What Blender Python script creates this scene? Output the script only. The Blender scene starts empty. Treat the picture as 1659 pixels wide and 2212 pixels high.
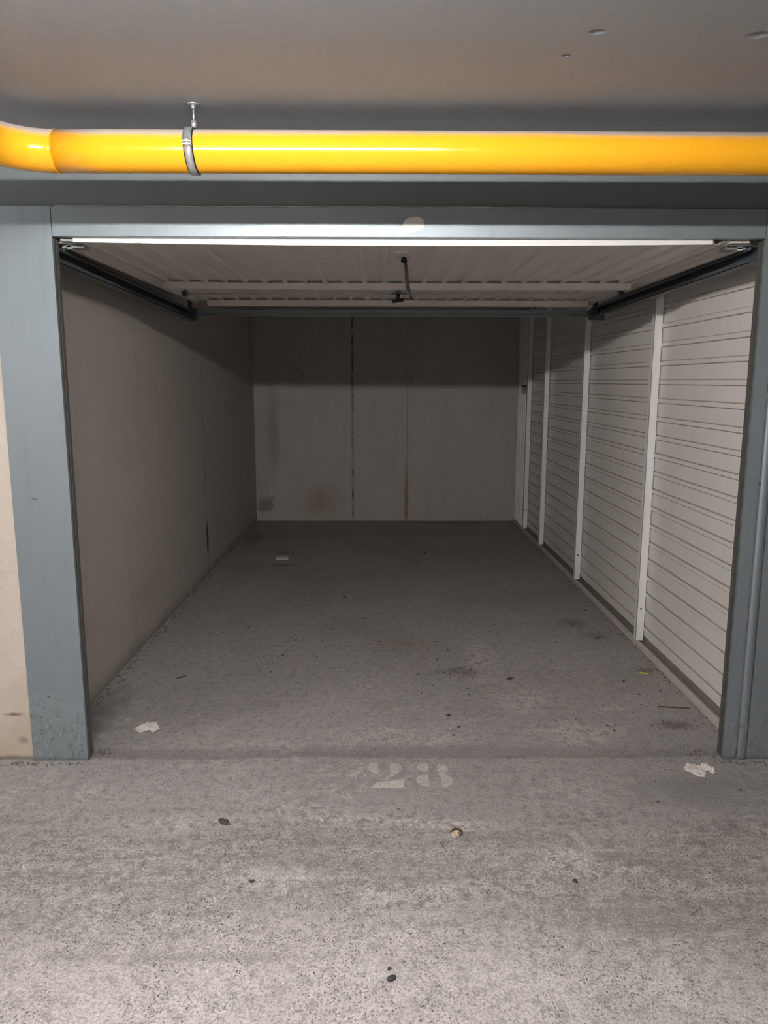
import bpy, bmesh, math, random
from mathutils import Vector, Matrix, noise
from math import radians, sin, cos, pi

scene = bpy.context.scene
COL = scene.collection
random.seed(7)

# ------------------------------------------------------------------ helpers
def lin(c):
    c /= 255.0
    return c / 12.92 if c <= 0.04045 else ((c + 0.055) / 1.055) ** 2.4

def rgb(r, g, b):
    return (lin(r), lin(g), lin(b), 1.0)

class Mat:
    """small node graph builder; self.p is the position in the place (metres)"""
    def __init__(self, name, rough=0.6, metal=0.0, color=(0.5, 0.5, 0.5, 1), spec=0.5):
        self.m = bpy.data.materials.new(name)
        self.m.use_nodes = True
        self.cache = {}
        self.flat = False      # True: patterns vary over the XY plane only
        self.nt = self.m.node_tree
        self.nt.nodes.clear()
        self.out = self.nt.nodes.new('ShaderNodeOutputMaterial')
        self.b = self.nt.nodes.new('ShaderNodeBsdfPrincipled')
        self.nt.links.new(self.b.outputs[0], self.out.inputs[0])
        self.b.inputs['Roughness'].default_value = rough
        self.b.inputs['Metallic'].default_value = metal
        self.b.inputs['Specular IOR Level'].default_value = spec
        self.b.inputs['Base Color'].default_value = color
        self.tc = self.nt.nodes.new('ShaderNodeTexCoord')
        self.p = self.tc.outputs['Object']
        sx = self.nt.nodes.new('ShaderNodeSeparateXYZ')
        self.nt.links.new(self.p, sx.inputs[0])
        self.x, self.y, self.z = sx.outputs[0], sx.outputs[1], sx.outputs[2]
    def put(self, sock, v):
        if isinstance(v, bpy.types.NodeSocket):
            self.nt.links.new(v, sock)
        else:
            sock.default_value = v
    def math(self, op, a, b=0.0, c=0.0, clamp=False):
        n = self.nt.nodes.new('ShaderNodeMath')
        n.operation = op
        n.use_clamp = clamp
        self.put(n.inputs[0], a); self.put(n.inputs[1], b); self.put(n.inputs[2], c)
        return n.outputs[0]
    def add(self, a, b): return self.math('ADD', a, b)
    def sub(self, a, b): return self.math('SUBTRACT', a, b)
    def mul(self, a, b): return self.math('MULTIPLY', a, b)
    def scale(self, v=None, s=(1, 1, 1), off=(0, 0, 0)):
        n = self.nt.nodes.new('ShaderNodeMapping')
        self.put(n.inputs['Vector'], v or self.p)
        n.inputs['Scale'].default_value = s
        n.inputs['Location'].default_value = off
        return n.outputs[0]
    def noise(self, s=1.0, detail=3.0, rough=0.55, v=None, distort=0.0, col=False):
        key = (s, detail, rough, distort, col)
        if v is None and key in self.cache:
            return self.cache[key]
        n = self.nt.nodes.new('ShaderNodeTexNoise')
        if self.flat: n.noise_dimensions = '2D'
        if v is None:
            self.cache[key] = n.outputs[1 if col else 0]
        self.put(n.inputs['Vector'], v or self.p)
        n.inputs['Scale'].default_value = s
        n.inputs['Detail'].default_value = detail
        n.inputs['Roughness'].default_value = rough
        n.inputs['Distortion'].default_value = distort
        return n.outputs[1 if col else 0]
    def voronoi(self, s, v=None, out='Distance'):
        key = ('voronoi', s, v)
        n = self.cache.get(key)
        if n is None:
            n = self.nt.nodes.new('ShaderNodeTexVoronoi')
            self.cache[key] = n
            if self.flat: n.voronoi_dimensions = '2D'
            self.put(n.inputs['Vector'], v or self.p)
            n.inputs['Scale'].default_value = s
        return n.outputs[out]
    def ramp(self, x, lo, hi, a=0.0, b=1.0):
        n = self.nt.nodes.new('ShaderNodeMapRange')
        n.interpolation_type = 'SMOOTHSTEP'
        self.put(n.inputs[0], x)
        n.inputs[1].default_value = lo; n.inputs[2].default_value = hi
        n.inputs[3].default_value = a; n.inputs[4].default_value = b
        return n.outputs[0]
    def mix(self, f, a, b, mode='MIX'):
        n = self.nt.nodes.new('ShaderNodeMix')
        n.data_type = 'RGBA'
        n.blend_type = mode
        self.put(n.inputs[0], f); self.put(n.inputs[6], a); self.put(n.inputs[7], b)
        return n.outputs[2]
    def blob(self, cx, cy, rx, ry, plane='xy', wob=0.35, ns=9.0, soft=0.6):
        """0..1 irregular stain at a place on the surface"""
        u = {'x': self.x, 'y': self.y, 'z': self.z}
        a = self.mul(self.sub(u[plane[0]], cx), 1.0 / rx)
        b = self.mul(self.sub(u[plane[1]], cy), 1.0 / ry)
        d = self.math('SQRT', self.add(self.mul(a, a), self.mul(b, b)))
        d = self.add(d, self.mul(self.sub(self.noise(ns, 4, 0.6), 0.5), wob * 2))
        return self.ramp(d, 1.0, 1.0 - soft)
    def col(self, c): self.put(self.b.inputs['Base Color'], c)
    def rough(self, r): self.put(self.b.inputs['Roughness'], r)
    def bump(self, h, dist=0.002, strength=1.0):
        n = self.nt.nodes.new('ShaderNodeBump')
        n.inputs['Distance'].default_value = dist
        n.inputs['Strength'].default_value = strength
        self.put(n.inputs['Height'], h)
        self.nt.links.new(n.outputs[0], self.b.inputs['Normal'])

# --- mesh building
def box(bm, x0, x1, y0, y1, z0, z1, mi=0):
    v = [bm.verts.new((x, y, z)) for x in (x0, x1) for y in (y0, y1) for z in (z0, z1)]
    for q in ((0, 1, 3, 2), (4, 6, 7, 5), (0, 4, 5, 1), (2, 3, 7, 6), (0, 2, 6, 4), (1, 5, 7, 3)):
        f = bm.faces.new([v[i] for i in q]); f.material_index = mi
    return v

def cyl(bm, a, b, r, n=16, r2=None, cap=True):
    a = Vector(a); b = Vector(b); d = (b - a).normalized()
    t = Vector((0, 0, 1)) if abs(d.z) < 0.9 else Vector((1, 0, 0))
    u = d.cross(t).normalized(); w = d.cross(u)
    r2 = r if r2 is None else r2
    A = [bm.verts.new(a + (u * cos(2 * pi * i / n) + w * sin(2 * pi * i / n)) * r) for i in range(n)]
    B = [bm.verts.new(b + (u * cos(2 * pi * i / n) + w * sin(2 * pi * i / n)) * r2) for i in range(n)]
    for i in range(n):
        f = bm.faces.new((A[i], A[(i + 1) % n], B[(i + 1) % n], B[i])); f.smooth = True
    if cap:
        bm.faces.new(A[::-1]); bm.faces.new(B)

def sweep(bm, pts, r, n=12, cap=True, flat=1.0):
    """tube along points; r a number or a list"""
    pts = [Vector(p) for p in pts]
    rs = r if isinstance(r, (list, tuple)) else [r] * len(pts)
    rings = []
    u = None
    for i, p in enumerate(pts):
        d = (pts[min(i + 1, len(pts) - 1)] - pts[max(i - 1, 0)]).normalized()
        if u is None:
            t = Vector((0, 0, 1)) if abs(d.z) < 0.9 else Vector((0, 1, 0))
            u = d.cross(t).normalized()
        else:
            u = (u - d * u.dot(d)).normalized()
        w = d.cross(u)
        rings.append([bm.verts.new(p + (u * cos(2 * pi * k / n) + w * sin(2 * pi * k / n) * flat) * rs[i]) for k in range(n)])
    for A, B in zip(rings, rings[1:]):
        for k in range(n):
            f = bm.faces.new((A[k], A[(k + 1) % n], B[(k + 1) % n], B[k])); f.smooth = True
    if cap:
        bm.faces.new(rings[0][::-1]); bm.faces.new(rings[-1])

def prism(bm, poly, z0, z1):
    """polygon in XY pulled up from z0 to z1"""
    A = [bm.verts.new((x, y, z0)) for x, y in poly]
    B = [bm.verts.new((x, y, z1)) for x, y in poly]
    n = len(poly)
    for i in range(n):
        bm.faces.new((A[i], A[(i + 1) % n], B[(i + 1) % n], B[i]))
    bm.faces.new(A[::-1]); bm.faces.new(B)

def new_bm(): return bmesh.new()

def obj(name, bm, mat, parent=None, bevel=0.0, warp=None):
    if warp:
        for v in bm.verts:
            v.co = warp(v.co)
    if bevel:
        es = [e for e in bm.edges if len(e.link_faces) == 2 and e.calc_face_angle(0) > 0.6]
        bmesh.ops.bevel(bm, geom=es, offset=bevel, segments=2, affect='EDGES', profile=0.6)
    bmesh.ops.recalc_face_normals(bm, faces=bm.faces)
    me = bpy.data.meshes.new(name)
    bm.to_mesh(me); bm.free()
    o = bpy.data.objects.new(name, me)
    for m in (mat if isinstance(mat, (list, tuple)) else [mat]):
        me.materials.append(m.m if isinstance(m, Mat) else m)
    COL.objects.link(o)
    if parent is not None:
        o.parent = parent
        o.matrix_parent_inverse = Matrix.Translation(-total_loc(parent))
    return o

def total_loc(o):
    v = Vector((0, 0, 0))
    if o.type == 'EMPTY':
        v = o.location.copy()
    return v

def tag(o, label, cat, group=None, kind=None):
    o['label'] = label; o['category'] = cat
    if group: o['group'] = group
    if kind: o['kind'] = kind
    return o

def thing(name, label, cat, loc=(0, 0, 0), group=None, kind='thing'):
    o = bpy.data.objects.new(name, None)
    COL.objects.link(o)
    o.location = loc
    o.empty_display_size = 0.1
    return tag(o, label, cat, group, kind)

def struct(name, bm, mat, **k):
    o = obj(name, bm, mat, **k)
    o['kind'] = 'structure'
    return o

# ------------------------------------------------------------------ camera
F_PX, W_PX = 1642.0, 1659.0
pitch, yaw, roll = radians(9.78), radians(0.42), radians(0.10)
fw = Vector((sin(yaw) * cos(pitch), cos(yaw) * cos(pitch), -sin(pitch)))
rt = Vector((cos(yaw), -sin(yaw), 0)); up = rt.cross(fw)
r2 = rt * cos(roll) + up * sin(roll); u2 = -rt * sin(roll) + up * cos(roll)
cam_d = bpy.data.cameras.new('camera')
cam = bpy.data.objects.new('camera', cam_d)
COL.objects.link(cam)
M = Matrix((r2, u2, -fw)).transposed().to_4x4()
M.translation = (0, 0, 1.5)
cam.matrix_world = M
cam_d.sensor_fit = 'HORIZONTAL'
cam_d.sensor_width = 36.0
cam_d.lens = F_PX / W_PX * 36.0
cam_d.clip_start = 0.05
scene.camera = cam

# ------------------------------------------------------------------ materials
def make_floor():
    m = Mat('concrete_floor', rough=0.8, spec=0.25)
    m.flat = True
    big = m.noise(1.3, 4, 0.6)
    mid = m.noise(6.0, 5, 0.65)
    grain = m.noise(26.0, 5, 0.74)
    fine = m.noise(110.0, 3, 0.75)
    streak = m.noise(1.0, 6, 0.68, v=m.scale(s=(1.8, 15.0, 1)))
    brush = m.noise(1.0, 5, 0.7, v=m.scale(s=(9.0, 70.0, 1)))
    c = m.mix(m.ramp(big, 0.3, 0.7), rgb(158, 153, 150), rgb(168, 163, 160))
    c = m.mix(m.mul(m.ramp(mid, 0.40, 0.75), 0.35), c, rgb(174, 167, 162))
    # the lane in front: worn exposed aggregate, swept along the driving direction
    edge = m.add(m.y, m.add(m.mul(m.sub(streak, 0.5), 0.40), m.mul(m.sub(grain, 0.5), 0.35)))
    lane = m.ramp(edge, 2.52, 2.28)
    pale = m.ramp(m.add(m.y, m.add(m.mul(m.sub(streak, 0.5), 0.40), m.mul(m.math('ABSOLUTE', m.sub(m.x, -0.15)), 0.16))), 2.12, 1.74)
    lane_c = m.mix(m.ramp(m.add(m.mul(streak, 0.55), m.mul(grain, 0.45)), 0.38, 0.64), rgb(148, 142, 138), rgb(174, 167, 162))
    lane_c = m.mix(m.mul(m.ramp(m.add(m.mul(brush, 0.6), m.mul(streak, 0.4)), 0.52, 0.66), 0.45), lane_c, rgb(196, 189, 184))
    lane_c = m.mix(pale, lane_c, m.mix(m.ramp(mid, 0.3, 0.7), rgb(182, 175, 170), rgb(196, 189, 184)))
    c = m.mix(lane, c, lane_c)
    # light scuffed patches
    rough_edge = m.ramp(m.add(m.mul(grain, 0.6), m.mul(m.noise(70.0, 4, 0.75), 0.4)), 0.40, 0.60)
    patch = m.ramp(m.add(m.mul(m.noise(8.0, 6, 0.75, distort=0.6), 0.7), m.mul(grain, 0.3)), 0.52, 0.62)
    zone = m.ramp(m.noise(1.7, 2, 0.5, v=m.scale(off=(3.1, 1.7, 0))), 0.42, 0.62)
    near = m.ramp(m.y, 4.4, 2.9)
    c = m.mix(m.mul(m.mul(patch, zone), m.mul(near, 0.5)), c, rgb(198, 190, 185))
    for (cx, cy, rx, ry, f) in ((0.56, 3.95, 0.13, 0.60, .5), (0.70, 3.42, 0.18, 0.24, .6), (0.86, 3.08, 0.34, 0.16, .5), (0.1, 3.05, 0.5, 0.16, .4), (0.60, 2.20, 0.13, 0.12, .8), (0.66, 2.13, 0.3, 0.06, .5), (-0.55, 2.98, 0.35, 0.07, .4), (-0.10, 2.42, 0.5, 0.05, .5), (0.24, 2.38, 0.25, 0.045, .8), (-0.3, 2.1, 0.2, 0.1, .5), (0.02, 2.02, 0.12, 0.09, .6), (0.09, 1.84, 0.10, 0.07, .7), (-0.75, 2.4, 0.35, 0.07, .4), (0.35, 2.05, 0.3, 0.09, .4), (-0.1, 2.72, 0.22, 0.02, .5), (0.7, 2.65, 0.2, 0.08, .35)):
        c = m.mix(m.mul(m.mul(m.blob(cx, cy, rx, ry, wob=0.8, ns=13, soft=0.8), rough_edge), f), c, rgb(208, 200, 195))
    # tyre tread print crossing the lane
    ty = m.add(2.44, m.mul(m.sub(m.x, -0.3), -0.09))
    tb = m.ramp(m.math('ABSOLUTE', m.sub(m.y, ty)), 0.045, 0.015)
    tw = m.math('SINE', m.mul(m.add(m.x, m.mul(m.y, 0.4)), 190.0))
    tread = m.mul(m.mul(m.ramp(tw, -0.1, 0.5), tb), m.mul(m.ramp(m.x, -0.6, -0.1), m.ramp(m.x, 0.5, 0.3)))
    c = m.mix(m.mul(m.mul(tread, rough_edge), 0.55), c, rgb(210, 202, 197))
    # dirt, plus darker patches along the threshold and wall feet
    for (cx, cy, rx, ry, f) in ((1.32, 3.15, 0.12, 0.06, .7), (0.3, 2.93, 1.0, 0.06, .28), (-0.9, 2.91, 0.5, 0.06, .25), (1.22, 4.6, 0.12, 0.14, .5), (1.30, 4.35, 0.12, 0.10, .45), (1.40, 3.79, 0.06, 0.06, .5), (-1.25, 3.3, 0.14, 0.4, .5), (0.44, 3.77, 0.16, 0.09, .5), (0.69, 8.0, 0.6, 0.06, .5), (-0.78, 6.12, 0.14, 0.07, .8), (-0.83, 6.58, 0.12, 0.06, .7), (1.2, 2.6, 0.45, 0.18, .3), (-1.2, 7.2, 0.14, 0.5, .5), (0.75, 1.95, 0.35, 0.14, .3), (-0.45, 1.78, 0.5, 0.03, .3)):
        c = m.mix(m.mul(m.mul(m.blob(cx, cy, rx, ry, wob=0.7, ns=13, soft=0.85), m.ramp(grain, 0.3, 0.55)), f), c, rgb(72, 66, 62))
    c = m.mix(m.mul(m.blob(0.15, 4.2, 0.25, 0.2, wob=0.5, ns=13, soft=0.9), 0.22), c, rgb(150, 124, 100))
    c = m.mix(m.mul(m.blob(0.13, 2.60, 0.12, 0.16, wob=0.5, ns=13, soft=0.9), 0.25), c, rgb(168, 158, 138))
    # aggregate specks
    wv = m.nt.nodes.new('ShaderNodeVectorMath'); wv.operation = 'ADD'
    m.put(wv.inputs[0], m.p)
    wn = m.nt.nodes.new('ShaderNodeVectorMath'); wn.operation = 'SCALE'
    m.put(wn.inputs[0], m.noise(120.0, 2, 0.5, col=True)); wn.inputs['Scale'].default_value = 0.008
    m.put(wv.inputs[1], wn.outputs[0])
    wp = wv.outputs[0]
    clus = m.ramp(m.noise(5.0, 3, 0.6), 0.36, 0.60)
    sp = None
    for (sc, r0, r1, keep, dark, amt) in ((210.0, 0.42, 0.28, 0.62, (84, 80, 78), 0.8), (125.0, 0.36, 0.24, 0.78, (66, 64, 63), 0.95), (76.0, 0.30, 0.18, 0.91, (58, 58, 60), 0.95)):
        vd = m.voronoi(sc, v=wp); vc = m.voronoi(sc, out='Color', v=wp)
        sep = m.nt.nodes.new('ShaderNodeSeparateColor'); m.nt.links.new(vc, sep.inputs[0])
        q = m.mul(m.ramp(vd, r0, r1), m.ramp(sep.outputs[0], keep, keep + 0.02))
        q = m.mul(m.mul(q, lane), m.add(m.mul(clus, 0.65), 0.35))
        c = m.mix(m.mul(q, amt), c, m.mix(sep.outputs[1], rgb(*dark), rgb(140, 130, 123)))
        l = m.mul(m.mul(m.ramp(vd, r0 - 0.06, r1 - 0.06), m.ramp(sep.outputs[2], 0.86, 0.88)), lane)
        c = m.mix(m.mul(l, 0.45), c, rgb(228, 221, 215))
        sp = q if sp is None else m.add(sp, q)
    # sparse dark drips inside the box
    vd3 = m.voronoi(15.0, v=wp); vc3 = m.voronoi(15.0, out='Color', v=wp)
    sep3 = m.nt.nodes.new('ShaderNodeSeparateColor'); m.nt.links.new(vc3, sep3.inputs[0])
    dr = m.mul(m.ramp(m.add(vd3, m.mul(m.noise(60, 2), 0.10)), 0.17, 0.09), m.ramp(sep3.outputs[0], 0.78, 0.80))
    c = m.mix(m.mul(m.mul(dr, m.sub(1.0, lane)), 0.45), c, rgb(72, 67, 63))
    c = m.mix(m.mul(m.ramp(grain, 0.52, 0.36), 0.32), c, rgb(106, 100, 96))
    c = m.mix(m.mul(m.ramp(fine, 0.46, 0.66), 0.45), c, rgb(106, 100, 96))
    # day joint at the threshold
    jy = m.add(2.862, m.mul(m.sub(m.noise(1.6, 4, 0.55), 0.5), 0.07))
    dj = m.sub(m.y, jy)
    joint = m.mul(m.ramp(dj, 0.10, 0.0), m.ramp(dj, -0.012, 0.0))
    c = m.mix(m.mul(joint, 0.30), c, rgb(84, 78, 74))
    m.col(c)
    step = m.ramp(dj, -0.02, 0.03)
    h = m.add(m.mul(m.noise(60.0, 3, 0.75), 1.2), m.mul(step, -1.2))
    m.bump(h, 0.003, 0.7)
    return m

def make_ceiling():
    m = Mat('painted_ceiling', rough=0.52, spec=0.5)
    n = m.noise(2.0, 4, 0.55)
    c = m.mix(n, rgb(156, 161, 166), rgb(163, 168, 172))
    c = m.mix(m.mul(m.ramp(m.noise(60, 3), 0.4, 0.7), 0.12), c, rgb(120, 120, 120))
    m.col(c)
    h = m.mul(m.noise(18.0, 2), 0.03)
    for (cx, cy, r) in ((0.489, 1.854, 0.014), (0.855, 1.866, 0.02), (0.45, 1.98, 0.008)):
        h = m.sub(h, m.mul(m.blob(cx, cy, r * 1.5, r, wob=0.3, ns=60, soft=0.9), 2.0))
    m.bump(h, 0.006, 1.0)
    return m

def make_back():
    m = Mat('bare_concrete_back', rough=0.85, spec=0.2)
    c = m.mix(m.noise(1.5, 4), rgb(184, 179, 173), rgb(192, 187, 181))
    c = m.mix(m.mul(m.ramp(m.noise(1.0, 4, 0.6, v=m.scale(s=(9, 9, 1.2))), 0.45, 0.75), 0.16), c, rgb(150, 142, 134))
    c = m.mix(m.mul(m.ramp(m.noise(70, 3), 0.35, 0.7), 0.22), c, rgb(112, 105, 99))
    c = m.mix(m.mul(m.blob(-0.62, 0.22, 0.34, 0.26, 'xz', 0.35, 4, 0.9), 0.40), c, rgb(150, 118, 86))
    c = m.mix(m.mul(m.blob(0.300, 0.20, 0.035, 0.55, 'xz', 0.25, 6, 0.8), 0.75), c, rgb(158, 118, 66))
    c = m.mix(m.mul(m.blob(-1.26, 0.7, 0.12, 0.9, 'xz', 0.3, 3, 0.5), 0.4), c, rgb(160, 160, 158))
    c = m.mix(m.mul(m.blob(-1.12, 0.9, 0.10, 0.7, 'xz', 0.4, 3, 0.9), 0.35), c, rgb(112, 100, 86))
    c = m.mix(m.mul(m.blob(-1.22, 0.18, 0.10, 0.10, 'xz', 1.2, 18, 0.4), 0.5), c, rgb(78, 74, 70))
    # formwork seams
    brk = m.ramp(m.noise(1.0, 4, 0.75, v=m.scale(s=(20, 1, 9))), 0.42, 0.60)
    s1 = m.mul(m.ramp(m.math('ABSOLUTE', m.sub(m.x, -0.277)), 0.012, 0.005), brk)
    c = m.mix(m.mul(s1, 0.85), c, rgb(58, 56, 54))
    c = m.mix(m.mul(m.ramp(m.math('ABSOLUTE', m.sub(m.x, -0.277)), 0.03, 0.004), 0.2), c, rgb(80, 76, 72))
    c = m.mix(m.mul(m.ramp(m.math('ABSOLUTE', m.sub(m.x, 0.305)), 0.006, 0.001), 0.4), c, rgb(80, 74, 68))
    c = m.mix(m.mul(m.mul(m.ramp(m.math('ABSOLUTE', m.sub(m.z, 0.964)), 0.005, 0.001), brk), 0.4), c, rgb(90, 84, 78))
    for cx in (-0.843, 0.309):
        dx = m.sub(m.x, cx); dz = m.sub(m.z, 1.555)
        d = m.math('SQRT', m.add(m.mul(dx, dx), m.mul(dz, dz)))
        ring = m.ramp(m.math('ABSOLUTE', m.sub(d, 0.045)), 0.02, 0.004)
        c = m.mix(m.mul(m.mul(ring, brk), 0.4), c, rgb(84, 79, 75))
        c = m.mix(m.mul(m.ramp(d, 0.03, 0.01), 0.5), c, rgb(176, 170, 164))
    low = m.ramp(m.add(m.z, m.mul(m.noise(12, 3), 0.03)), 0.06, 0.02)
    c = m.mix(m.mul(low, 0.5), c, rgb(186, 172, 160))
    m.col(c)
    m.bump(m.add(m.noise(40, 4), m.mul(s1, -1.5)), 0.002, 0.6)
    return m

def make_left():
    m = Mat('bare_concrete_side', rough=0.85, spec=0.2)
    c = m.mix(m.noise(1.2, 4), rgb(184, 177, 170), rgb(192, 185, 178))
    c = m.mix(m.mul(m.ramp(m.noise(1.0, 4, 0.6, v=m.scale(s=(8, 8, 1.0))), 0.45, 0.75), 0.12), c, rgb(156, 146, 138))
    c = m.mix(m.mul(m.ramp(m.noise(80, 3), 0.35, 0.7), 0.2), c, rgb(120, 112, 106))
    for (cy, cz, ry, rz, f) in ((3.10, 1.26, 0.10, 0.16, .45), (3.16, 1.00, 0.10, 0.10, .35), (3.3, 0.35, 0.3, 0.16, .25), (4.3, 0.3, 0.5, 0.12, .22)):
        c = m.mix(m.mul(m.blob(cy, cz, ry, rz, 'yz', 0.4, 6, 0.8), f), c, rgb(164, 132, 82))
    j = m.ramp(m.math('ABSOLUTE', m.sub(m.y, 5.83)), 0.014, 0.004)
    c = m.mix(m.mul(j, m.ramp(m.noise(5, 3), 0.3, 0.7, 0.1, 0.5)), c, rgb(90, 84, 78))
    c = m.mix(m.mul(m.blob(5.83, 0.29, 0.045, 0.17, 'yz', 0.2, 12, 0.5), 0.85), c, rgb(58, 55, 52))
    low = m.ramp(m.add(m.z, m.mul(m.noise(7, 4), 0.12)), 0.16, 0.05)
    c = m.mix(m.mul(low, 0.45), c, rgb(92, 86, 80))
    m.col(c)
    m.bump(m.add(m.noise(35, 4), m.mul(j, -1.0)), 0.002, 0.6)
    return m

def make_pillar():
    m = Mat('limewashed_pillar', rough=0.8, spec=0.25)
    c = m.mix(m.noise(3.0, 4), rgb(190, 178, 165), rgb(206, 195, 183))
    c = m.mix(m.mul(m.ramp(m.noise(50, 4), 0.4, 0.7), 0.25), c, rgb(182, 168, 152))
    low = m.ramp(m.add(m.z, m.mul(m.noise(6, 4), 0.5)), 0.62, 0.22)
    c = m.mix(m.mul(low, 0.5), c, rgb(168, 146, 120))
    c = m.mix(m.mul(m.blob(-1.45, 0.19, 0.05, 0.012, 'xz', 0.5, 14, 0.8), 0.8), c, rgb(78, 74, 70))
    c = m.mix(m.mul(m.blob(-1.42, 0.08, 0.03, 0.02, 'xz', 0.9, 20, 0.8), 0.5), c, rgb(96, 84, 72))
    base = m.ramp(m.add(m.z, m.mul(m.noise(20, 3), 0.02)), 0.035, 0.012)
    c = m.mix(m.mul(base, 0.7), c, rgb(92, 84, 78))
    m.col(c)
    m.bump(m.noise(40, 4), 0.002, 0.6)
    return m

def make_frame():
    m = Mat('blue_grey_frame_paint', rough=0.44, metal=0.6, spec=0.5)
    c = m.mix(m.noise(2.0, 3), rgb(146, 155, 159), rgb(153, 162, 166))
    c = m.mix(m.mul(m.ramp(m.noise(1.0, 4, 0.6, v=m.scale(s=(24, 24, 2.5))), 0.48, 0.75), 0.22), c, rgb(124, 135, 141))
    # scuffed feet
    lowm = m.ramp(m.add(m.z, m.mul(m.sub(m.noise(9, 4), 0.5), 0.25)), 0.34, 0.10)
    chips = m.ramp(m.noise(1.0, 5, 0.75, v=m.scale(s=(95, 95, 38))), 0.50, 0.66)
    c = m.mix(m.mul(m.mul(lowm, chips), 0.6), c, rgb(186, 196, 198))
    dirt = m.ramp(m.noise(1.0, 4, 0.75, v=m.scale(s=(60, 60, 30), off=(4, 2, 1))), 0.54, 0.66)
    c = m.mix(m.mul(m.mul(lowm, dirt), 0.5), c, rgb(84, 86, 84))
    c = m.mix(m.mul(lowm, 0.22), c, rgb(120, 122, 118))
    foot = m.ramp(m.add(m.z, m.mul(m.noise(30, 3), 0.03)), 0.035, 0.012)
    c = m.mix(m.mul(foot, 0.6), c, rgb(94, 88, 82))
    for (cx, cz, rx, rz) in ((-1.297, 1.06, 0.012, 0.004), (-1.30, 0.27, 0.008, 0.005)):
        c = m.mix(m.mul(m.blob(cx, cz, rx, rz, 'xz', 0.5, 90, 0.6), 0.7), c, rgb(70, 72, 74))
    m.col(c)
    m.rough(m.add(0.46, m.add(m.mul(lowm, 0.25), m.mul(m.noise(3, 2), 0.05))))
    m.bump(m.noise(5, 1), 0.002, 0.12)
    return m

def make_white_sheet(name, a, b, dusty=True, rough=0.32):
    m = Mat(name, rough=rough, spec=0.45)
    c = m.mix(m.noise(3.0, 3), a, b)
    c = m.mix(m.mul(m.ramp(m.noise(1.0, 4, 0.6, v=m.scale(s=(18, 18, 2.0))), 0.5, 0.8), 0.12), c, rgb(176, 166, 152))
    if dusty:   # dust lying on the upper ledges of the folds
        g = m.nt.nodes.new('ShaderNodeNewGeometry')
        s = m.nt.nodes.new('ShaderNodeSeparateXYZ'); m.nt.links.new(g.outputs['True Normal'], s.inputs[0])
        led = m.ramp(s.outputs[2], 0.25, 0.6)
        c = m.mix(m.mul(led, m.ramp(m.noise(5, 4), 0.2, 0.6, 0.75, 1.0)), c, rgb(166, 152, 139))
    m.col(c)
    return m

def make_pipe():
    m = Mat('yellow_gas_pipe_paint', rough=0.16, spec=0.5)
    c = m.mix(m.noise(3, 3), rgb(232, 163, 27), rgb(236, 168, 34))
    c = m.mix(m.mul(m.ramp(m.noise(30, 4), 0.58, 0.72), 0.15), c, rgb(214, 150, 16))
    # dust settled along the crown of the pipe
    g = m.nt.nodes.new('ShaderNodeNewGeometry')
    s = m.nt.nodes.new('ShaderNodeSeparateXYZ'); m.nt.links.new(g.outputs['Normal'], s.inputs[0])
    e = m.add(s.outputs[2], m.mul(m.sub(m.noise(1.0, 5, 0.65, v=m.scale(s=(3, 30, 30))), 0.5), 0.30))
    wiped = m.mul(m.ramp(m.x, -0.52, -0.50), m.ramp(m.x, 0.9, 0.2))
    lo = m.add(m.mul(wiped, 0.10), 0.0)
    dust = m.ramp(m.sub(e, lo), 0.50, 0.72)
    haze = m.ramp(m.sub(e, lo), 0.30, 0.62)
    c = m.mix(m.mul(haze, 0.45), c, rgb(226, 178, 120))
    c = m.mix(m.mul(dust, 0.92), c, rgb(172, 163, 158))
    m.col(c)
    m.rough(m.add(0.15, m.add(m.mul(haze, 0.3), m.mul(dust, 0.4))))
    return m

def simple(name, col, rough=0.5, metal=0.0, var=0.15, ns=30, spec=0.5):
    m = Mat(name, rough=rough, metal=metal, spec=spec)
    d = tuple(x * (1 - var * 2) for x in col[:3]) + (1,)
    m.col(m.mix(m.noise(ns, 4), d, col))
    return m

M_floor, M_ceil, M_back, M_left, M_pillar = make_floor(), make_ceiling(), make_back(), make_left(), make_pillar()
M_frame, M_pipe = make_frame(), make_pipe()
M_sheet = make_white_sheet('cream_wall_sheet', rgb(230, 225, 219), rgb(236, 231, 225))
M_post = make_white_sheet('white_post_paint', rgb(232, 232, 230), rgb(238, 238, 235), dusty=False)
M_lip = Mat('white_lip_paint', rough=0.4)
M_lip.col(M_lip.mix(M_lip.mul(M_lip.ramp(M_lip.noise(1.0, 4, 0.7, v=M_lip.scale(s=(11, 60, 120))), 0.66, 0.72), 0.8), rgb(234, 233, 230), rgb(92, 80, 74)))
M_door = make_white_sheet('cream_door_sheet', rgb(216, 209, 202), rgb(224, 217, 210), dusty=False)
M_header = simple('painted_header', rgb(114, 120, 122), 0.5, var=0.06, ns=4)
M_seal = simple('black_rubber_seal', rgb(28, 28, 28), 0.7)
M_jamb = simple('inner_jamb_paint', rgb(88, 87, 84), 0.6, var=0.08)
M_steel = simple('galvanised_steel', rgb(168, 176, 177), 0.45, 0.5, var=0.15, ns=40)
M_chrome = simple('bright_zinc', rgb(222, 223, 222), 0.28, 0.75, var=0.08)
M_rod = simple('pale_steel_rod', rgb(200, 198, 194), 0.4, 0.1)
M_rail = simple('dark_guide_rail', rgb(88, 96, 102), 0.45, 0.2)
M_cross = simple('grey_cross_bar', rgb(150, 158, 162), 0.45, 0.2)
M_black = simple('black_plastic', rgb(24, 25, 27), 0.5)
M_cord = simple('black_cord', rgb(17, 17, 19), 0.8, ns=200)
M_paper = simple('crumpled_tissue', rgb(226, 216, 208), 0.9, var=0.12, ns=60)
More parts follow.
